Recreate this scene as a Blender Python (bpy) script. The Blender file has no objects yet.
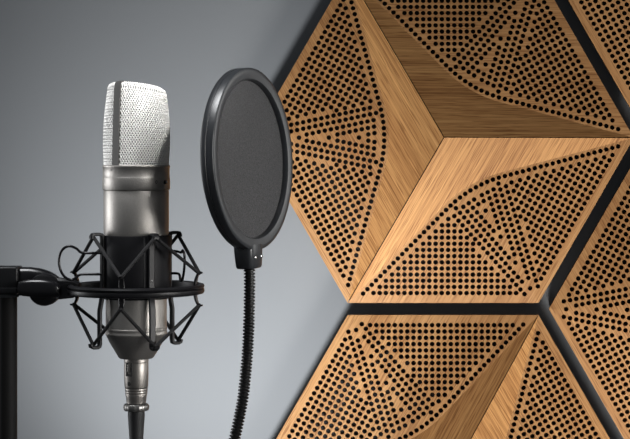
import bpy, bmesh, math, random
from mathutils import Vector, Matrix
random.seed(7)
S = bpy.context.scene
COL = S.collection
PI = math.pi

# ------------------------------------------------------------------ camera
CZ = 1.35                      # camera height
F, PX, PY = 1800.0, 400.0, 160.0   # focal length in pixels, principal point (shift lens)
cam = bpy.data.cameras.new('camera'); camo = bpy.data.objects.new('camera', cam); COL.objects.link(camo)
camo.location = (0, 0, CZ); camo.rotation_euler = (PI/2, 0, 0)
cam.sensor_width = 36; cam.sensor_fit = 'HORIZONTAL'; cam.lens = 36*F/630
cam.shift_x = (315-PX)/630; cam.shift_y = (PY-219.5)/630
cam.clip_start = 0.05; cam.clip_end = 50
S.camera = camo

# ------------------------------------------------------------------ exposure, world, lights
S.view_settings.view_transform = 'Standard'; S.view_settings.look = 'None'
S.view_settings.gamma = 1; S.view_settings.exposure = 0.0
w = bpy.data.worlds.new('world'); S.world = w; w.use_nodes = True
w.node_tree.nodes['Background'].inputs[0].default_value = (0.90, 0.95, 1.0, 1)
w.node_tree.nodes['Background'].inputs[1].default_value = 0.12

def area(name, loc, target, sx, sy, power, color=(1, 1, 1), spread=180):
    l = bpy.data.lights.new(name, 'AREA'); l.shape = 'RECTANGLE'; l.size = sx; l.size_y = sy
    l.energy = power; l.color = color; l.spread = math.radians(spread)
    o = bpy.data.objects.new(name, l); COL.objects.link(o); o.location = loc
    d = Vector(target)-Vector(loc); o.rotation_euler = d.to_track_quat('-Z', 'Y').to_euler()
    return o
def spot(name, loc, target, power, angle, blend, radius, color=(1, 1, 1)):
    l = bpy.data.lights.new(name, 'SPOT'); l.energy = power; l.spot_size = math.radians(angle); l.spot_blend = blend
    l.shadow_soft_size = radius; l.color = color
    o = bpy.data.objects.new(name, l); COL.objects.link(o); o.location = loc
    o.rotation_euler = (Vector(target)-Vector(loc)).to_track_quat('-Z', 'Y').to_euler(); return o
area('panel_light', (0.32, 1.85, 0.25), (0.20, 2.42, 1.25), 0.45, 0.3, 1.55, (1.0, 0.97, 0.93), 62)
area('panel_light_right', (0.40, 1.85, 0.25), (0.35, 2.42, 1.3), 0.4, 0.3, 0.9, (1.0, 0.97, 0.93), 50)
spot('backdrop_spot', (-0.25, 1.75, 0.66), (-0.23, 2.44, 1.19), 36, 52, 1.0, 0.08, (0.97, 0.99, 1.0))
spot('backdrop_wide_spot', (-0.20, 1.75, 0.66), (-0.34, 2.44, 1.15), 12, 75, 1.0, 0.08, (0.97, 0.99, 1.0))
area('left_strip_light', (-1.15, 1.55, 1.30), (-0.2, 1.35, 1.25), 0.12, 0.7, 0.42, (0.97, 0.98, 1.0), 50)
area('right_front_softbox', (0.95, 0.20, 1.30), (-0.2, 1.35, 1.28), 1.0, 0.8, 0.10, (1, 0.98, 0.95), 30)
area('right_softbox', (0.95, 0.80, 1.45), (-0.2, 1.35, 1.28), 0.5, 0.6, 1.1, (1, 0.98, 0.95), 36)
area('head_light', (0.35, 0.85, 1.80), (-0.2, 1.35, 1.395), 0.07, 0.07, 0.026, (1, 0.99, 0.97), 9)
area('right_strip_light', (0.55, 1.72, 1.42), (-0.19, 1.35, 1.32), 0.2, 0.6, 0.06, (1, 0.99, 0.97), 30)
area('top_softbox', (-0.45, 1.20, 2.15), (-0.2, 1.35, 1.3), 0.5, 0.4, 0.95, (0.97, 0.98, 1.0), 40)

# ------------------------------------------------------------------ materials
def nm(name):
    m = bpy.data.materials.new(name); m.use_nodes = True
    return m, m.node_tree.nodes, m.node_tree.links, m.node_tree.nodes['Principled BSDF']

def plain(name, col, rough=0.5, metal=0.0, nscale=0, bump=0.0, var=0.0, spec=0.5):
    m, N, L, b = nm(name)
    b.inputs['Base Color'].default_value = (*col, 1); b.inputs['Roughness'].default_value = rough
    b.inputs['Metallic'].default_value = metal; b.inputs['Specular IOR Level'].default_value = spec
    if nscale:
        t = N.new('ShaderNodeTexCoord'); n = N.new('ShaderNodeTexNoise'); n.inputs['Scale'].default_value = nscale
        n.inputs['Detail'].default_value = 3
        L.new(t.outputs['Object'], n.inputs['Vector'])
        if bump:
            bp = N.new('ShaderNodeBump'); bp.inputs['Strength'].default_value = bump; bp.inputs['Distance'].default_value = 0.001
            L.new(n.outputs['Fac'], bp.inputs['Height']); L.new(bp.outputs['Normal'], b.inputs['Normal'])
        if var:
            r = N.new('ShaderNodeValToRGB')
            r.color_ramp.elements[0].position = 0.3; r.color_ramp.elements[1].position = 0.7
            r.color_ramp.elements[0].color = (*[c*(1-var) for c in col], 1)
            r.color_ramp.elements[1].color = (*[min(1, c*(1+var)) for c in col], 1)
            L.new(n.outputs['Fac'], r.inputs['Fac']); L.new(r.outputs['Color'], b.inputs['Base Color'])
    return m

def wood(name, cols, ang=120, rough=0.55):
    """oak veneer, grain running at `ang` degrees in the facet's own plane"""
    m, N, L, b = nm(name)
    t = N.new('ShaderNodeTexCoord'); oi = N.new('ShaderNodeObjectInfo')
    add = N.new('ShaderNodeVectorMath'); add.operation = 'MULTIPLY_ADD'
    comb = N.new('ShaderNodeCombineXYZ')
    for i in range(3): L.new(oi.outputs['Random'], comb.inputs[i])
    add.inputs[1].default_value = (7.3, 11.1, 3.7)
    L.new(comb.outputs[0], add.inputs[0]); L.new(t.outputs['Object'], add.inputs[2])
    rot = N.new('ShaderNodeVectorRotate'); rot.rotation_type = 'Z_AXIS'; rot.inputs['Angle'].default_value = -math.radians(ang)
    L.new(add.outputs[0], rot.inputs['Vector'])
    def noise(sx, sy, detail, dist=0.0, rough_=0.5):
        mp = N.new('ShaderNodeVectorMath'); mp.operation = 'MULTIPLY'; mp.inputs[1].default_value = (sx, sy, 1.0)
        L.new(rot.outputs[0], mp.inputs[0])
        n = N.new('ShaderNodeTexNoise'); n.inputs['Scale'].default_value = 1.0; n.inputs['Detail'].default_value = detail
        n.inputs['Distortion'].default_value = dist; n.inputs['Roughness'].default_value = rough_
        L.new(mp.outputs[0], n.inputs['Vector']); return n
    broad = noise(0.9, 34, 4, 0.5); fine = noise(6, 520, 4, 0.15, 0.7); pore = noise(30, 800, 1)
    r = N.new('ShaderNodeValToRGB'); e = r.color_ramp.elements
    e[0].position = 0.33; e[0].color = (*cols[0], 1); e[1].position = 0.67; e[1].color = (*cols[2], 1)
    x = e.new(0.48); x.color = (*cols[1], 1)
    mixf = N.new('ShaderNodeMath'); mixf.operation = 'MULTIPLY_ADD'; mixf.inputs[1].default_value = 0.62
    mf2 = N.new('ShaderNodeMath'); mf2.operation = 'MULTIPLY'; mf2.inputs[1].default_value = 0.38
    L.new(broad.outputs['Fac'], mf2.inputs[0]); L.new(fine.outputs['Fac'], mixf.inputs[0]); L.new(mf2.outputs[0], mixf.inputs[2])
    L.new(mixf.outputs[0], r.inputs['Fac'])
    pr = N.new('ShaderNodeValToRGB'); pr.color_ramp.elements[0].position = 0.34; pr.color_ramp.elements[1].position = 0.46
    pr.color_ramp.elements[0].color = (0.62, 0.55, 0.5, 1); pr.color_ramp.elements[1].color = (1, 1, 1, 1)
    L.new(pore.outputs['Fac'], pr.inputs['Fac'])
    mx = N.new('ShaderNodeMix'); mx.data_type = 'RGBA'; mx.blend_type = 'MULTIPLY'; mx.inputs['Factor'].default_value = 1
    L.new(r.outputs['Color'], mx.inputs['A']); L.new(pr.outputs['Color'], mx.inputs['B'])
    L.new(mx.outputs['Result'], b.inputs['Base Color'])
    bp = N.new('ShaderNodeBump'); bp.inputs['Strength'].default_value = 0.25; bp.inputs['Distance'].default_value = 0.0006
    L.new(fine.outputs['Fac'], bp.inputs['Height']); L.new(bp.outputs['Normal'], b.inputs['Normal'])
    b.inputs['Roughness'].default_value = rough; b.inputs['Specular IOR Level'].default_value = 0.3
    return m

M = {}
M['wall'] = plain('grey_wall_paint', (0.275, 0.286, 0.30), 0.85, 0, 3, 0, 0.02, 0.2)
M['floor'] = plain('grey_floor', (0.30, 0.30, 0.31), 0.6, 0, 4, 0, 0.1)
M['oak'] = wood('oak_veneer', [(0.25, 0.103, 0.032), (0.50, 0.240, 0.082), (0.76, 0.42, 0.160)])
M['oak_plain'] = wood('oak_veneer_plain', [(0.30, 0.132, 0.046), (0.45, 0.228, 0.088), (0.60, 0.335, 0.143)])
M['felt'] = plain('black_felt', (0.012, 0.012, 0.014), 0.95, 0, 0, spec=0.1)
M['core'] = plain('charcoal_core', (0.022, 0.024, 0.027), 0.9, 0, 60, 0.2, 0.1, 0.3)
M['silver'] = plain('satin_nickel', (0.43, 0.41, 0.385), 0.46, 1.0, 900, 0.15, 0.05)
M['grille'] = plain('bright_wire_mesh', (0.90, 0.89, 0.86), 0.5, 0.15)
M['grille_in'] = plain('inner_fine_mesh', (0.22, 0.217, 0.21), 0.6, 0.1, 1500, 0.5, 0.5)
M['frame'] = plain('dark_nickel', (0.24, 0.235, 0.225), 0.42, 1.0)
M['chrome'] = plain('polished_steel', (0.6, 0.6, 0.6), 0.2, 1.0)
M['shell'] = plain('connector_nickel', (0.25, 0.235, 0.22), 0.45, 1.0, 500, 0.1, 0.05)
M['black'] = plain('black_powder_coat', (0.006, 0.006, 0.007), 0.4, 0, 300, 0.05, 0.1, 0.22)
M['blackg'] = plain('black_gloss_plastic', (0.005, 0.005, 0.006), 0.25, 0, 0, spec=0.35)
M['sleeve'] = plain('black_matte_sleeve', (0.005, 0.005, 0.006), 0.5, 0, 200, 0.05, 0.1, 0.12)
M['cord'] = plain('black_elastic', (0.008, 0.008, 0.009), 0.7, 0, 2500, 0.6, 0.4, 0.3)
M['neck'] = plain('black_ribbed_metal', (0.006, 0.006, 0.006), 0.35, spec=0.3)
M['post'] = plain('black_stand_paint', (0.004, 0.004, 0.004), 0.6, spec=0.12)
M['rubber'] = plain('black_rubber', (0.006, 0.006, 0.007), 0.6)
M['hoop'] = plain('dark_plastic_hoop', (0.022, 0.024, 0.027), 0.3, 0, 400, 0.06, 0.1)
M['mesh'] = plain('nylon_pop_mesh', (0.046, 0.046, 0.048), 0.85, 0, 1100, 1.0, 0.6)

# ------------------------------------------------------------------ helpers
def link(name, me, mat, parent=None, smooth=True, loc=(0, 0, 0)):
    o = bpy.data.objects.new(name, me); COL.objects.link(o)
    if mat and not me.materials: me.materials.append(mat)
    if smooth:
        me.shade_smooth()
        try: me.set_sharp_from_angle(angle=math.radians(38))
        except Exception: pass
    if parent: o.parent = parent
    o.location = loc
    return o
def obj(name, bm, mat, parent=None, smooth=True, loc=(0, 0, 0)):
    bmesh.ops.recalc_face_normals(bm, faces=bm.faces)
    me = bpy.data.meshes.new(name); bm.to_mesh(me); bm.free()
    return link(name, me, mat, parent, smooth, loc)
def thing(name, loc, label, cat, group=None, rotz=0):
    o = bpy.data.objects.new(name, None); COL.objects.link(o); o.location = loc
    o.empty_display_size = 0.05; o['label'] = label; o['category'] = cat
    if group: o['group'] = group
    return o

def grid_faces(bm, rings, closed_u=True, cap=False, closed_v=False):
    n = len(rings[0]); R = rings+[rings[0]] if closed_v else rings
    for a, b in zip(R[:-1], R[1:]):
        for i in range(n if closed_u else n-1):
            j = (i+1) % n
            try: bm.faces.new((a[i], a[j], b[j], b[i]))
            except ValueError: pass
    if cap:
        bm.faces.new(rings[0][::-1]); bm.faces.new(rings[-1])

def lathe(bm, prof, seg=64, closed=False, c=(0, 0, 0), s=1.0, mtx=None):
    """prof: (r, z) list, about local Z"""
    rings = []
    for r, z in prof:
        r = max(r, 1e-4)
        ring = []
        for i in range(seg):
            a = 2*PI*i/seg
            v = Vector((r*math.cos(a)*s+c[0], r*math.sin(a)*s+c[1], z*s+c[2]))
            ring.append(bm.verts.new(mtx @ v if mtx else v))
        rings.append(ring)
    grid_faces(bm, rings, True, not closed, closed)
    return bm

def smooth_path(pts, n=8):
    P = [Vector(p) for p in pts]; out = []
    for i in range(len(P)-1):
        p0 = P[max(i-1, 0)]; p1 = P[i]; p2 = P[i+1]; p3 = P[min(i+2, len(P)-1)]
        for k in range(n):
            t = k/n
            out.append(0.5*((2*p1)+(p2-p0)*t+(2*p0-5*p1+4*p2-p3)*t*t+(3*p1-p0-3*p2+p3)*t**3))
    out.append(P[-1]); return out

def sweep(bm, path, section, closed=False, up=None, scale=None):
    """section: list of (a, b) offsets; path: Vectors"""
    n = len(path); rings = []
    prev = None
    for i, p in enumerate(path):
        if closed: t = (path[(i+1) % n]-path[i-1])
        else: t = path[min(i+1, n-1)]-path[max(i-1, 0)]
        t.normalize()
        if up is not None: u = Vector(up)
        elif prev is not None: u = prev
        else: u = Vector((0, 0, 1)) if abs(t.z) < 0.9 else Vector((0, 1, 0))
        u = (u - t*u.dot(t)).normalized(); prev = u
        v = t.cross(u)
        k = scale[i] if scale else 1.0
        rings.append([bm.verts.new(p+(u*a+v*b)*k) for a, b in section])
    grid_faces(bm, rings, True, not closed, closed)
    return bm
def circ(r, n=12): return [(r*math.cos(2*PI*i/n), r*math.sin(2*PI*i/n)) for i in range(n)]
def rect(a, b, c=0.25):
    x, y = a/2, b/2; q = min(x, y)*c*2
    return [(x-q, -y), (x, -y+q), (x, y-q), (x-q, y), (-x+q, y), (-x, y-q), (-x, -y+q), (-x+q, -y)]

def rbox(bm, size, c=(0, 0, 0), bev=0.001, seg=2, mtx=None):
    g = bmesh.ops.create_cube(bm, size=1.0); vs = g['verts']
    for v in vs: v.co = Vector((v.co.x*size[0], v.co.y*size[1], v.co.z*size[2]))
    es = list({e for v in vs for e in v.link_edges})
    r = bmesh.ops.bevel(bm, geom=es, offset=bev, segments=seg, affect='EDGES', profile=0.5)
    allv = set(v for f in r['faces'] for v in f.verts) | set(v for v in vs if v.is_valid)
    for v in allv:
        co = v.co+Vector(c); v.co = mtx @ co if mtx else co
    return bm

# ------------------------------------------------------------------ wall
WALL_D = 2.438
bm = bmesh.new(); rbox(bm, (6.0, 0.10, 4.0), (0, WALL_D+0.05, 2.0), 0.001)
o = obj('wall_back', bm, M['wall'], None, False); o['kind'] = 'structure'
bm = bmesh.new(); rbox(bm, (6.0, 4.6, 0.1), (0, WALL_D-2.3, -0.05), 0.001)
o = obj('floor', bm, M['floor'], None, False); o['kind'] = 'structure'

# ------------------------------------------------------------------ hexagonal panels
PD = 2.40                     # depth of the panel rim plane
U = PD/F                      # metres of one photo pixel there
R = 190.8*U; RS = R/190.8
H = 42*U                      # peak height
HALF = R/2; VY = R*math.sqrt(3)/2
K = 0.48*H/(143.0/193.0*R*math.sin(PI/3)/1.0)
TAU = 0.24
TH = 0.005
# local frame of one lobe: x = a (away from the centre towards the lobe's vertex), y = p
def h_out(a, p):
    u = R-a; p = abs(p)
    q = p if p > TAU*u else (p*p/(2*TAU*max(u, 1e-6))+TAU*u/2)
    return K*(math.sin(PI/3)*u-0.5*q)
def h_in(a): return H*(1-a/HALF)
def curve_a(p):
    lo, hi = abs(p)*HALF/VY, HALF
    for _ in range(50):
        mid = (lo+hi)/2
        if h_in(mid) > h_out(mid, p): lo = mid
        else: hi = mid
    return (lo+hi)/2

def lobe_holes():
    """hole centres in the lobe frame: rows along both rims, a fan from the outer vertex, one row along the curve"""
    px = RS; pit = 6.2*px; pts = []
    def dedge(a, p):            # distance to the nearer outer rim
        u = R-a; return u*math.sin(PI/3)-abs(p)*0.5
    def ok(a, p, dmin, off=4.6):
        if dedge(a, p) < 8.6*px: return False
        if a < curve_a(p)+off*px: return False
        for b, q in pts:
            if (a-b)**2+(p-q)**2 < (dmin*px)**2: return False
        return True
    half = []
    # row following the curve, spaced evenly from the middle
    cur = []; p = 0.0; prev = None; acc = 0
    last = Vector((curve_a(0)+4.5*px, 0)); dist = 0; want = pit/2
    steps = 6000
    for i in range(1, steps):
        p = VY*i/steps
        c = Vector((curve_a(p)+4.5*px, p)); dist += (c-last).length; last = c
        if dist >= want:
            if dedge(c.x, c.y) < 7.8*px: break
            cur.append((c.x, c.y)); want += pit
    for a, p in cur: pts.append((a, p)); pts.append((a, -p))
    ca, sa = math.cos(math.radians(12)), math.sin(math.radians(12))
    # fan rows
    for k in range(0, 8):
        x0, y0 = 14.8*px, 7.7*px     # from the vertex, x towards the centre
        y0 -= k*6.4*px/ca
        tstart = 0 if y0 > 0 else (3.1*px-y0)/sa
        t = tstart
        while True:
            u = x0+t*ca; y = y0+t*sa
            if u > R: break
            a = R-u
            if y > 3.0*px and ok(a, y, 4.9): pts.append((a, y)); pts.append((a, -y))
            t += pit
            if t > 160*px: break
    # dots on the axis, in groups of three
    for g in range(6):
        for j in range(3):
            a = R-(17.0+g*30.0+j*(6.4 if g == 0 else 7.4))*px
            if ok(a, 0, 5.2): pts.append((a, 0))
    # rows parallel to the rim, square lattice
    e = Vector((-0.5, math.sqrt(3)/2))           # along the rim from the outer vertex, (a, p)
    n = Vector((-math.sqrt(3)/2, -0.5))          # inwards
    for i in range(0, 22):
        for j in range(0, 34):
            v = Vector((R, 0))+e*((10.0+j*6.2)*px)+n*((10.0+i*6.2)*px)
            a, p = v
            if p <= 0: continue
            u = R-a
            yl = 7.7*px+(u-14.8*px)*math.tan(math.radians(12))
            if p < yl+4.4*px: continue
            if ok(a, p, 4.9): pts.append((a, p)); pts.append((a, -p))
    # fill what the rows leave open
    q = 0.8*px
    for i in range(int(R/q)):
        for j in range(int(VY/q)):
            a, p = R-i*q, 3.1*px+j*q
            if a > 0 and ok(a, p, 5.5): pts.append((a, p)); pts.append((a, -p))
    return pts

def poly_sheet(name, outline, holes, hr, hfun):
    cu = bpy.data.curves.new(name, 'CURVE'); cu.dimensions = '2D'; cu.fill_mode = 'BOTH'; cu.extrude = TH/2
    def spl(pts):
        sp = cu.splines.new('POLY'); sp.points.add(len(pts)-1)
        for q, (x, y) in zip(sp.points, pts): q.co = (x, y, 0, 1)
        sp.use_cyclic_u = True
    spl(outline)
    for x, y in holes:
        a0 = random.random()
        spl([(x+hr*math.cos(a0+2*PI*i/12), y+hr*math.sin(a0+2*PI*i/12)) for i in range(12)])
    tmp = bpy.data.objects.new('tmp_sheet', cu); COL.objects.link(tmp)
    dg = bpy.context.evaluated_depsgraph_get()
    me = bpy.data.meshes.new_from_object(tmp.evaluated_get(dg))
    bpy.data.objects.remove(tmp); bpy.data.curves.remove(cu)
    me.name = name
    for v in me.vertices:
        v.co.z = hfun(v.co.x, v.co.y)+(v.co.z-TH/2)
    me.materials.clear()
    me.materials.append(M['oak_plain' if holes else 'oak'])
    return me

def inset(poly, d):
    """inset a polygon wound counter-clockwise"""
    out = []; n = len(poly)
    for i in range(n):
        p0, p1, p2 = Vector(poly[i-1]), Vector(poly[i]), Vector(poly[(i+1) % n])
        t1 = (p1-p0).normalized(); t2 = (p2-p1).normalized()
        n1 = Vector((-t1.y, t1.x)); n2 = Vector((-t2.y, t2.x))
        b = (n1+n2); k = d/max(0.35, 0.5*b.length_squared)
        q = p1+b*k; out.append((q.x, q.y))
    return out

NC = 48
ps = [VY*(-1+2*i/NC) for i in range(NC+1)]
cpts = [(curve_a(p), p) for p in ps]; cpts[0] = (HALF, -VY); cpts[-1] = (HALF, VY)
outer = cpts[::-1][1:-1]           # from +p to -p along the curve
lobe_outline = [(R, 0), (HALF, VY)]+outer+[(HALF, -VY)]
lobe_outline = lobe_outline
holes = lobe_holes()
print('holes per lobe', len(holes))
me_perf = poly_sheet('perforated_facet', lobe_outline, holes, 2.42*U, h_out)
star_outline = [(0, 0)]+[(HALF, -VY)]+cpts[1:-1]+[(HALF, VY)]
star_outline = [(0.0007, 0), (HALF+0.0002, -VY+0.0008)]+cpts[1:-1]+[(HALF+0.0002, VY-0.0008)]
me_star = poly_sheet('solid_facet', star_outline, [], 0, lambda a, p: h_in(a))
for me_ in (me_perf, me_star):
    pass
# core: black hexagonal box behind the veneer shell
bm = bmesh.new(); T0 = WALL_D-PD
rings = []
for rr, z in ((R-0.004, -T0), (R-0.004, -TH), ):
    rings.append([bm.verts.new((rr*math.cos(PI/3*i), rr*math.sin(PI/3*i), z)) for i in range(6)])
grid_faces(bm, rings, True, True)
bmesh.ops.recalc_face_normals(bm, faces=bm.faces)
me_core = bpy.data.meshes.new('backing_core'); bm.to_mesh(me_core); bm.free(); me_core.materials.append(M['core'])

VP = 342.6; HP = VP*math.sqrt(3)/2
def panel(px, py, flip, label):
    # local XY = wall plane (x right, y up), local Z = towards the room
    t = thing('acoustic_panel', ((px-PX)*U, PD, CZ-(py-PY)*U), label, 'wall panel', 'hexagonal oak acoustic panels on the wall')
    t.rotation_euler = (PI/2, 0, 0)
    if flip: t.rotation_euler = (PI/2, PI, 0); t.rotation_euler = Matrix.Rotation(PI/2, 4, 'X').to_3x3().to_4x4().to_euler()
    for i, ang in enumerate((180, 60, -60)):
        a = math.radians(ang+(180 if flip else 0))
        for nm_, me in (('perforated_facet', me_perf), ('solid_facet', me_star)):
            o = bpy.data.objects.new(nm_, me); COL.objects.link(o); o.parent = t; o.rotation_euler = (0, 0, a)
    o = bpy.data.objects.new('backing_core', me_core); COL.objects.link(o); o.parent = t
    return t
# grain: object coords of the rotated facet carry the grain direction with them (see wood())
panel(443.1, 137.7, False, 'large hexagonal oak acoustic panel whose whole three-pointed star shows, right of the round filter')
panel(443.1, 137.7+VP, True, 'hexagonal oak acoustic panel along the bottom edge, below the full star panel')
panel(443.1+HP, 137.7+VP/2, False, 'perforated oak hexagon panel at the right edge, its left corner pointing at the gap junction')
panel(443.1+HP, 137.7-VP/2, False, 'perforated oak hexagon panel cut off in the top right corner')

# ------------------------------------------------------------------ microphone group: s = metres per photo pixel at its depth
MD = 1.35; s = MD/F
def at(px, py, d=MD): return Vector(((px-PX)*d/F, d, CZ-(py-PY)*d/F))
AX, ZY = 136.3, 289.0           # axis x and height datum of the mount
O = at(AX, ZY)
def zz(y): return (ZY-y)        # photo row to local height in units of s
def L3(x, y, z): return Vector((x*s, y*s, z*s))

# ---- microphone
mic = thing('microphone', O, 'silver side-address studio microphone with wire mesh head held upright in the spider mount', 'microphone')
bm = bmesh.new()
lathe(bm, [(28, zz(165)), (33.0, zz(165)), (33.6, zz(166)), (33.6, zz(167.2)), (33.1, zz(167.9)), (33.1, zz(177.0)), (33.3, zz(177.4)), (33.5, zz(178)),
           (33.5, zz(189)), (33.1, zz(189.8)), (31.5, zz(190)), (20, zz(190))], 96, False, s=s)
obj('collar', bm, M['silver'], mic)
bm = bmesh.new()
lathe(bm, [(20, zz(190.1)), (32.0, zz(190.1)), (32.4, zz(190.8)), (32.4, zz(232)), (30.3, zz(238)), (30.3, zz(327)), (20, zz(327))], 96, False, s=s)
obj('body_tube', bm, M['silver'], mic)
bm = bmesh.new()
lathe(bm, [(20, zz(327.2)), (30.2, zz(327.2)), (30.7, zz(328)), (30.7, zz(329.2)), (30.4, zz(329.8)), (30.4, zz(331.8)), (30.7, zz(332.4)), (30.7, zz(333.6)),
           (30.0, zz(334.6)), (26.5, zz(342)), (17.6, zz(357)), (16.4, zz(358)), (8, zz(358.2))], 96, False, s=s)
obj('tapered_base', bm, M['silver'], mic)

# head: lens-like section, frame band on the edge that faces front left
PH = math.radians(240)          # direction of the near frame post
dd = Vector((math.cos(PH), math.sin(PH))); nn = Vector((-dd.y, dd.x))   # nn points right/towards camera
HB, HT = 165.0, 82.0
def head_pt(th, t, off=0.0):
    """th: angle around (0 = near post), t: 0 bottom .. 1 where wall turns to roof .. 2 roof centre"""
    w_ = min(t, 1.0)
    A = 31.6-1.8*w_**2; B = 31.4+1.6*math.sin(PI*w_)*1.4-3.6*w_**2
    c, n_ = math.cos(th), math.sin(th)
    ex = 1.0
    x = (abs(c)**ex)*math.copysign(1, c); y = (abs(n_)**ex)*math.copysign(1, n_)
    if t <= 1: k = 1.0; zl = 0
    else:
        q = (t-1); k = math.cos(min(q*1.6, 1)*0)*1.0
        k = 1-q if q > 0.2 else 1-0.5*q*q/0.2-0.0
        k = (1-q)*1.0 if q > 0.18 else 1-q*q/0.18*1.0
        zl = 0
    Aa = (A+off)*k; Bb = (B+off)*k
    P = dd*(x*Aa)+nn*(-y*Bb)
    # roof height: high at the near post, falling away behind, rounded shoulder
    sfar = max(0.0, 33-(P.dot(dd)))
    roof = zz(HT)-0.165*sfar
    if t <= 1: z = zz(HB)+(roof-5.5-zz(HB))*t
    else:
        q = t-1
        z = roof-5.5*(1-min(1, (q/0.16))**0.5) if q < 0.16 else roof
        z += (off if q > 0.1 else 0)
    return Vector(((P.x+0.9*w_)*s, P.y*s, z*s))
def head_mesh(off, nth, nz, th0, th1, roofn=14):
    bm = bmesh.new(); rows = []
    ts = [i/nz for i in range(nz)]+[1+j/roofn for j in range(roofn)]
    for t in ts:
        rows.append([bm.verts.new(head_pt(th0+(th1-th0)*i/nth, t, off)) for i in range(nth+1)])
    grid_faces(bm, rows, False)
    return bm
gap = 0.105
def wire_shell(th0, th1, name, label=None):
    # diagonal woven wires as swept tubes
    bm = bmesh.new()
    n_t = 62; span = th1-th0
    # parameter lines: two diagonal families over (arc, t)
    arc = span*32.0; hgt = 78.0; pitch = 2.7
    def line(pts):
        if len(pts) < 2: return
        sweep(bm, pts, circ(0.60*s, 6))
    # horizontal and vertical families slanted slightly, like woven cloth
    for fam in (0, 1):
        tot = arc+hgt
        k = -int(tot/pitch)
        while k*pitch < tot:
            pts = []
            c0 = k*pitch
            n = 60
            for i in range(n+1):
                zc = (hgt+22)*i/n
                xc = (c0+zc*0.62) if fam == 0 else (c0-zc*0.62+hgt*0.3)
                if 0 <= xc <= arc:
                    t = zc/hgt if zc <= hgt else 1+(zc-hgt)/22*0.95
                    wob = 0.18*(1 if (i+fam) % 2 else -1)
                    pts.append(head_pt(th0+span*xc/arc, min(t, 1.95), 0.15+wob))
                else:
                    line(pts); pts = []
            line(pts); k += 1
    return obj(name, bm, M['grille'], mic, True)
wire_shell(gap, PI-gap, 'front_grille')
wire_shell(-PI+gap, -gap, 'rear_grille')
bm = head_mesh(-1.2, 96, 24, -PI, PI); o = obj('inner_grille', bm, M['grille_in'], mic)
# frame band: up the near side, over the roof, down the far side
bm = bmesh.new(); path = []
for i in range(25): path.append(head_pt(0, i/24*1.0, 0.3))
for j in range(1, 12): path.append(head_pt(0, 1+j/12, 0.3))
path.append((head_pt(0, 1.97, .3)+head_pt(PI, 1.97, .3))/2)
for j in range(11, 0, -1): path.append(head_pt(PI, 1+j/12, 0.3))
for i in range(24, -1, -1): path.append(head_pt(PI, i/24*1.0, 0.3))
# ribbon swept with constant width direction nn
rings = []
W2 = 3.9*s; T2 = 1.3*s
n3 = Vector((nn.x, nn.y, 0))
for i, p in enumerate(path):
    t = (path[min(i+1, len(path)-1)]-path[max(i-1, 0)]).normalized(); v = t.cross(n3).normalized()
    if i == 0: v0 = v
    rings.append([bm.verts.new(p+n3*a+v*b) for a, b in ((-W2, -T2), (W2, -T2), (W2, T2*0.6), (W2*0.8, T2), (-W2*0.8, T2), (-W2, T2*0.6))])
grid_faces(bm, rings, True, True); obj('grille_frame', bm, M['frame'], mic)
# pattern mark and switch on the collar
def on_collar(az, r, y): return Vector((r*math.sin(az)*s, -r*math.cos(az)*s, zz(y)*s))
az = math.radians(44)
tan = Vector((math.cos(az), math.sin(az), 0)); c = on_collar(az, 33.55, 181.7)
bm = bmesh.new()
sweep(bm, [c+tan*(1.0*s*math.cos(q))+Vector((0, 0, 1.5*s*math.sin(q))) for q in [2*PI*i/20 for i in range(20)]], circ(0.28*s, 6), True)
obj('pattern_mark', bm, M['rubber'], mic)
az = math.radians(67); c = on_collar(az, 33.4, 182); rad = Vector((math.sin(az), -math.cos(az), 0)); tan = Vector((math.cos(az), math.sin(az), 0))
mt = Matrix((tan, rad, Vector((0, 0, 1)))).transposed().to_4x4(); mt.translation = c
bm = bmesh.new(); rbox(bm, (5.5*s, 1.0*s, 4.2*s), (0, 0, 0), 0.4*s, 2, mt)
sw = obj('switch_plate', bm, M['blackg'], mic)
bm = bmesh.new(); rbox(bm, (1.6*s, 1.6*s, 2.0*s), (1.0*s, 0.9*s, 0.3*s), 0.4*s, 2, mt); obj('slide_switch', bm, M['chrome'], sw)

# ---- cable with connector
cab = thing('microphone_cable', O+L3(0, 0, zz(358)), 'black microphone cable with nickel connector plugged into the underside of the microphone', 'cable')
def zc(y): return 358.0-y
bm = bmesh.new()
prof = [(7.5, zc(357.2)), (11.9, zc(357.6)), (12.2, zc(359)), (12.2, zc(361.5)), (11.6, zc(362)), (12.1, zc(363)), (12.1, zc(376)), (11.7, zc(386))]
for k in range(3): prof += [(11.35-k*.15, zc(387.5+k*2.6)), (11.0-k*.15, zc(388.1+k*2.6)), (11.25-k*.15, zc(388.9+k*2.6))]
prof += [(10.2, zc(397)), (9.6, zc(403)), (6, zc(403.4))]
lathe(bm, prof, 64, False, s=s); sh = obj('connector_shell', bm, M['shell'], cab)
bm = bmesh.new(); mt = Matrix.Rotation(math.radians(-28), 4, 'Z')
for dx in (-3.0, 3.0): rbox(bm, (1.8*s, 1.2*s, 13*s), (dx*s, -11.9*s, zc(368)*s), 0.3*s, 1, mt)
rbox(bm, (7.6*s, 1.2*s, 2.2*s), (0, -11.9*s, zc(374.0)*s), 0.3*s, 1, mt)
obj('latch_recess', bm, M['rubber'], sh)
bm = bmesh.new(); rbox(bm, (4.2*s, 1.6*s, 8.5*s), (0, -12.0*s, zc(367.4)*s), 0.7*s, 2, mt)
for k in range(3): rbox(bm, (3.6*s, 0.8*s, 0.6*s), (0, -12.8*s, zc(365+k*1.8)*s), 0.2*s, 1, mt)
obj('release_latch', bm, M['shell'], sh)
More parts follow.
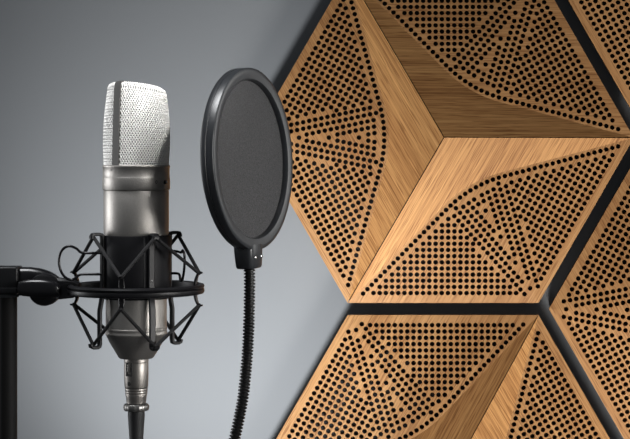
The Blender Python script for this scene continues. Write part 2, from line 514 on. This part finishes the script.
bm = bmesh.new(); m2 = mt @ Matrix.Translation((-0.2*s, -11.9*s, zc(382.5)*s)) @ Matrix.Rotation(PI/2, 4, 'X')
lathe(bm, [(0.1, 0.6), (1.2, 0.6), (1.6, 0.2), (2.0, 0.0), (2.0, -1.0)], 20, False, s=s, mtx=m2); obj('connector_screw', bm, M['rubber'], sh)
bm = bmesh.new(); rings = []
pr = [(8, 403.4), (11.4, 403.8), (12.6, 405.2), (12.7, 408.0), (11.8, 410.3), (8.2, 411)]
for r, y in pr:
    ring = []
    for i in range(60):
        a = 2*PI*i/60; k = 1+(0.015 if i % 4 < 2 else -0.015)*(1 if 10 < r else 0)
        ring.append(bm.verts.new((r*k*math.cos(a)*s, r*k*math.sin(a)*s, zc(y)*s)))
    rings.append(ring)
grid_faces(bm, rings, True, True); obj('clamp_nut', bm, M['frame'], cab)
bm = bmesh.new()
lathe(bm, [(5, zc(410.8)), (8.3, zc(411)), (8.4, zc(416)), (6.8, zc(440)), (5.4, zc(470)), (4.6, zc(500)), (4.5, zc(640))], 40, False, s=s)
obj('strain_relief', bm, M['rubber'], cab)

# ---- shock mount
sm = thing('shock_mount', O, 'black spider shock mount with round hoop and zigzag elastic around the microphone', 'microphone mount')
bm = bmesh.new()    # outer hoop: two stacked rims with a groove
lathe(bm, [(62, 4.2), (64.5, 5.2), (67.2, 4.4), (68, 3.0), (67.4, 1.4), (66.6, 0.9), (67.6, 0.3), (68, -2.4), (67, -4.2), (64.5, -4.9), (62, -4.2), (61.4, 0)], 128, True, s=s)
obj('outer_hoop', bm, M['black'], sm)
bm = bmesh.new()    # cradle sleeve
lathe(bm, [(32.7, zz(235)), (34.0, zz(235)), (34.6, zz(236)), (34.6, zz(295)), (34.0, zz(298)), (32.7, zz(298))], 96, True, s=s)
slv = obj('cradle_sleeve', bm, M['sleeve'], sm)
for azd in (21,):
    a = math.radians(azd); bm = bmesh.new()
    rbox(bm, (0.7*s, 0.9*s, 60*s), (0, 0, 0), 0.2*s, 1, Matrix.Translation((34.7*math.sin(a)*s, -34.7*math.cos(a)*s, zz(266)*s)) @ Matrix.Rotation(a, 4, 'Z'))
    obj('sleeve_seam', bm, M['rubber'], slv)
INNER = [302, 212, 122, 32]; OUTER = [265, 175, 85, 355]
def polar(azd, r, z): a = math.radians(azd); return Vector((r*math.cos(a)*s, r*math.sin(a)*s, z*s))
for azd in INNER:
    a = math.radians(azd); tn = Vector((-math.sin(a), math.cos(a), 0))
    bm = bmesh.new()
    path = [(47.5, 51.5), (47.6, 53.5), (46.4, 55.2), (44, 55.6), (40, 55.6), (37.4, 55.0), (36.4, 53), (36.2, 40), (36.2, 10), (36.2, -7), (37.0, -9), (38.8, -19), (39.1, -21), (39.1, -53), (39.7, -55.4), (41.5, -56.2),
            (46, -56.2), (48.2, -55), (48.6, -52.5)]
    sweep(bm, [polar(azd, r, z) for r, z in path], rect(6.6*s, 3.3*s), False, up=tn)
    br = obj('cradle_bar', bm, M['black'], sm)
    bm = bmesh.new()
    m2 = Matrix.Translation(polar(azd, 37.3, 10)) @ Matrix.Rotation(a, 4, 'Z') @ Matrix.Rotation(PI/2, 4, 'Y')
    lathe(bm, [(0.1, 0.7), (1.0, 0.6), (1.4, 0.1), (1.4, -0.5)], 16, False, s=s, mtx=m2); obj('bar_screw', bm, M['blackg'], br)
for azd in OUTER:
    a = math.radians(azd); tn = Vector((-math.sin(a), math.cos(a), 0))
    bm = bmesh.new()
    path = [(67, 16.2), (65.4, 17.0), (62.6, 15.6), (61.2, 12), (60.0, 7), (60.0, -7), (60.8, -11), (62.4, -14.6), (65, -16.2), (67.2, -15.8)]
    sweep(bm, [polar(azd, r, z) for r, z in path], rect(5.4*s, 2.6*s), False, up=tn, scale=[0.6, .8, .9, 1, 1.15, 1.15, 1, .9, .8, .6])
    obj('hoop_post', bm, M['black'], sm)
def band(name, zi, zo):
    seq = []
    for k in range(4):
        seq += [(INNER[k], 45.8, zi), (OUTER[(k+1) % 4], 64.6, zo)]
    order = [(INNER[0], 45.8, zi), (OUTER[0], 64.6, zo), (INNER[1], 45.8, zi), (OUTER[1], 64.6, zo), (INNER[2], 45.8, zi), (OUTER[2], 64.6, zo), (INNER[3], 45.8, zi), (OUTER[3], 64.6, zo)]
    P = [polar(*q) for q in order]; path = []
    n = len(P)
    for i in range(n):
        p, q, r = P[i-1], P[i], P[(i+1) % n]
        d1 = (p-q).normalized(); d2 = (r-q).normalized(); k = 2.6*s
        tip = q
        for t in (0, .25, .5, .75, 1):
            path.append((q+d1*k)*(1-t)**2+tip*2*t*(1-t)+(q+d2*k)*t**2)
    bm = bmesh.new(); sweep(bm, path, circ(1.8*s, 10), True, up=(0.01, 0.02, 1)); return obj(name, bm, M['cord'], sm)
band('elastic_band', 53.2, 15.2); band('elastic_band', -53.8, -14.8)
# wire clip loops either side of the sleeve
def px3(x, y, dy): return Vector(((x-AX)*s, dy*s, zz(y)*s))
bm = bmesh.new()
sweep(bm, smooth_path([px3(107.9, 252, -19), px3(94.9, 252, -20), px3(84.9, 251.5, -20), px3(79.9, 247.5, -20), px3(72.9, 245.2, -20), px3(66.4, 248.5, -20), px3(62.9, 257, -20), px3(63.7, 267, -20), px3(67.9, 275, -20),
       px3(74.4, 278.4, -20), px3(79.4, 276.6, -20), px3(83.9, 273.4, -20), px3(94.9, 273, -20), px3(107.9, 273, -19)], 6), circ(1.3*s, 10))
obj('wire_clip', bm, M['blackg'], sm)
bm = bmesh.new()
sweep(bm, smooth_path([px3(168, 251.5, 16), px3(176, 252, 10), px3(181, 252.5, 2), px3(183.5, 250, -6), px3(186, 254, -14), px3(186.6, 262, -17), px3(185.5, 272, -15), px3(183, 280, -8), px3(180.5, 280.5, 0), px3(178.8, 275.5, 6), px3(176, 274.2, 12), px3(168, 274.3, 16)], 6), circ(1.3*s, 10))
obj('wire_clip', bm, M['blackg'], sm)
# bracket between hoop and stand
bm = bmesh.new()
for (x0, x1, yt0, yt1, yb0, yb1, dy) in ((56, 80, 277.5, 282.5, 299, 295.5, 8.5),):
    sec = []
    for x, yt, yb, d in ((x0, yt0, yb0, 9), (62, 278.2, 298.8, 9), (74, 279.5, 297.5, 8), (x1, yt1, yb1, 5)):
        sec.append([bm.verts.new(px3(x, yy, e)) for yy, e in ((yt, -d+2), (yt+2, -d), (yb-2, -d), (yb, -d+2), (yb, d-2), (yb-2, d), (yt+2, d), (yt, d-2))])
    grid_faces(bm, sec, True, True)
obj('hoop_bracket', bm, M['black'], sm)

# ---- stand with swivel arm
st = thing('microphone_stand', O+L3(7-AX, 0, zz(297)), 'black microphone stand post with swivel joint at the left edge, carrying the mount', 'microphone stand')
def q3(x, y, dy): return Vector(((x-7)*s, dy*s, (297-y)*s))
bm = bmesh.new()
lathe(bm, [(4, 1), (9.4, 1), (10.1, 0.2), (10.1, -1.0), (10.1, -1640), (4, -1640)], 48, False, s=s)
obj('post', bm, M['post'], st)
bm = bmesh.new()
zf = -st.location.z/s
lathe(bm, [(6, zf+40), (14, zf+40), (16, zf+36), (18, zf+20), (60, zf+16), (165, zf+12), (170, zf+8), (170, zf+0.5), (6, zf+0.5)], 96, False, s=s)
obj('round_base', bm, M['black'], st)
bm = bmesh.new(); rings = []
for r, z in ((8, 3.6), (11.3, 3.4), (11.6, 2.9), (11.6, 0.4), (11.2, 0.0), (8, 0)):
    rings.append([bm.verts.new((r*(1+(0.02 if i % 2 else -0.02))*math.cos(2*PI*i/72)*s, r*(1+(0.02 if i % 2 else -0.02))*math.sin(2*PI*i/72)*s, z*s)) for i in range(72)])
grid_faces(bm, rings, True, True); obj('knurled_ring', bm, M['core'], st)
bm = bmesh.new(); rbox(bm, (34*s, 26*s, 27.2*s), (-3.6*s+0.0, 0, 17.2*s), 2.2*s, 3)
hd = obj('swivel_head', bm, M['black'], st)
bm = bmesh.new(); rbox(bm, (34.6*s, 26.6*s, 8*s), (-3.8*s, 0, 7.2*s), 2.2*s, 3); obj('head_band', bm, M['blackg'], hd)
def loft(bm, secs, n=20):
    """secs: (x, ytop, ybot, halfdepth)"""
    rings = []
    for x, yt, yb, d in secs:
        cy, hy = (yt+yb)/2, abs(yb-yt)/2; ring = []
        for i in range(n):
            a = 2*PI*i/n; c_, s_ = math.cos(a), math.sin(a); e = 0.7
            ring.append(bm.verts.new(q3(x, cy-hy*abs(s_)**e*math.copysign(1, s_), 0)+Vector((0, d*s*abs(c_)**e*math.copysign(1, c_), 0))))
        rings.append(ring)
    grid_faces(bm, rings, True, True); return bm
bm = bmesh.new()
loft(bm, [(12, 267.6, 296, 9), (20, 267.2, 296, 10), (30, 267.2, 294, 10), (40, 268.6, 294, 10), (48, 271, 295, 9.5), (54, 274.2, 297, 9), (58, 277.2, 298, 8), (61, 280.5, 297, 7)])
for v in bm.verts: v.co.y += 4*s
obj('swivel_arm', bm, M['blackg'], st)
bm = bmesh.new()
m2 = Matrix.Translation(q3(46.3, 289, -6)) @ Matrix.Rotation(PI/2, 4, 'X')
lathe(bm, [(0.1, 9), (12, 9), (15, 7.6), (16.1, 5), (16.1, -5), (15, -7), (4, -7)], 56, False, s=s, mtx=m2)
kn = obj('clamp_disc', bm, M['black'], st)
bm = bmesh.new()
loft(bm, [(21.6, 283, 290, 2), (22.6, 280.6, 293.2, 4), (27, 279, 294.8, 5), (35, 278, 295.6, 6), (45, 277.8, 296.6, 6.5), (54, 278.8, 297.2, 6.2), (60, 281.2, 297, 5.2), (63.2, 284.8, 294.8, 3.6), (64.2, 287.5, 291, 1.5)])
for v in bm.verts: v.co.y -= 18*s
obj('wing_lever', bm, M['blackg'], st)

# ---- pop filter
pf_c = at(254.2, 158.8)
pf = thing('pop_filter', at(249, 262), 'round black pop filter screen on a ribbed gooseneck beside the oak panels', 'pop filter')
def to_pf(v): return v-at(249, 262)
tilt = math.radians(-2.6); ya = math.radians(68.8)
Nv = Vector((math.sin(ya), -math.cos(ya), 0.0))
Uv = Vector((0, 0, 1)); Xv = Uv.cross(Nv)
B = Matrix((Xv, Uv, Nv)).transposed()
Rt = Matrix.Rotation(-math.radians(2.6)*1.0, 3, 'Y')     # lean in the picture plane
B = Rt @ B
mt = B.to_4x4(); mt.translation = to_pf(pf_c)
RO = 91.3
bm = bmesh.new()
lathe(bm, [(RO-12.5, -5.2), (RO-12.0, -0.9), (RO-11.0, 0.2), (RO-5, 0.9), (RO-1.2, 0.8), (RO-0.3, 0.3), (RO, -0.6), (RO, -6.3), (RO-0.5, -6.7), (RO-0.5, -7.2), (RO, -7.6), (RO, -12), (RO-1, -13.4), (RO-3, -14),
           (RO-10.4, -14), (RO-12.5, -11)], 160, True, s=s, mtx=mt)
hoop = obj('hoop', bm, M['hoop'], pf)
for zf, zb in ((-5.4, -6.0), (-10.2, -10.8)):
    bm = bmesh.new()
    lathe(bm, [(0.1, zf+1.2), (30, zf+1.0), (60, zf+0.6), (RO-12, zf), (RO-12, zb), (60, zb+0.4), (0.1, zb+0.6)], 96, False, s=s, mtx=mt)
    obj('mesh_screen', bm, M['mesh'], pf)
# socket under the hoop
m3 = (B.to_4x4()); m3.translation = to_pf(at(248.6, 258.4))
bm = bmesh.new()
def sock(bm):
    rings = []
    for w0, d0, z in ((9, 7, -10.4), (12.5, 9.2, -9.6), (13.6, 10.2, -7.5), (15, 11, 8), (15, 11, 14)):
        ring = []
        for i in range(28):
            a = 2*PI*i/28; c_, s_ = math.cos(a), math.sin(a); e = 0.45
            ring.append(bm.verts.new(m3 @ Vector((w0*s*abs(c_)**e*math.copysign(1, c_), z*s, d0*s*abs(s_)**e*math.copysign(1, s_)-0*s))))
        rings.append(ring)
    grid_faces(bm, rings, True, True)
sock(bm); so = obj('neck_socket', bm, M['hoop'], pf)
for lx, ly in ((-6.5, 1.2), (7, 1.6)):
    bm = bmesh.new()
    lathe(bm, [(0.1, 1.0), (1.2, 0.9), (1.9, 0.4), (2.1, -0.4), (2.1, -1)], 20, False, s=s, mtx=m3 @ Matrix.Translation((lx*s, ly*s, 11.1*s)))
    rbox(bm, (3.0*s, 0.5*s, 0.4*s), (0, 0, 0), 0.1*s, 1, m3 @ Matrix.Translation((lx*s, ly*s, 12.0*s)) @ Matrix.Rotation(0.7, 4, 'Z'))
    obj('socket_screw', bm, M['chrome'], so)
# ribbed gooseneck
path = smooth_path([to_pf(at(x, y)) for x, y in ((249.2, 262), (249.6, 280), (249.4, 300), (248.8, 325), (247.6, 350), (245.8, 372), (243.2, 396), (239.2, 418), (234.0, 441), (226, 470), (213, 502), (194, 540), (166, 580), (130, 614), (88, 636), (50, 644), (26, 645))], 60)
dist = 0; sc_ = [1.0]
for i in range(1, len(path)):
    dist += (path[i]-path[i-1]).length
    ph = (dist/(3.35*s)) % 1
    sc_.append(1.0 if 0.28 < ph < 0.72 else (0.70 if ph < 0.14 or ph > 0.86 else 0.86))
bm = bmesh.new(); sweep(bm, path, circ(5.8*s, 20), False, up=(0, 1, 0), scale=sc_)
obj('gooseneck', bm, M['neck'], pf)
bm = bmesh.new(); c_ = to_pf(at(10, 645))
rbox(bm, (36*s, 30*s, 24*s), c_+Vector((0, 0, 0)), 3*s, 2)
obj('stand_clamp', bm, M['black'], pf)
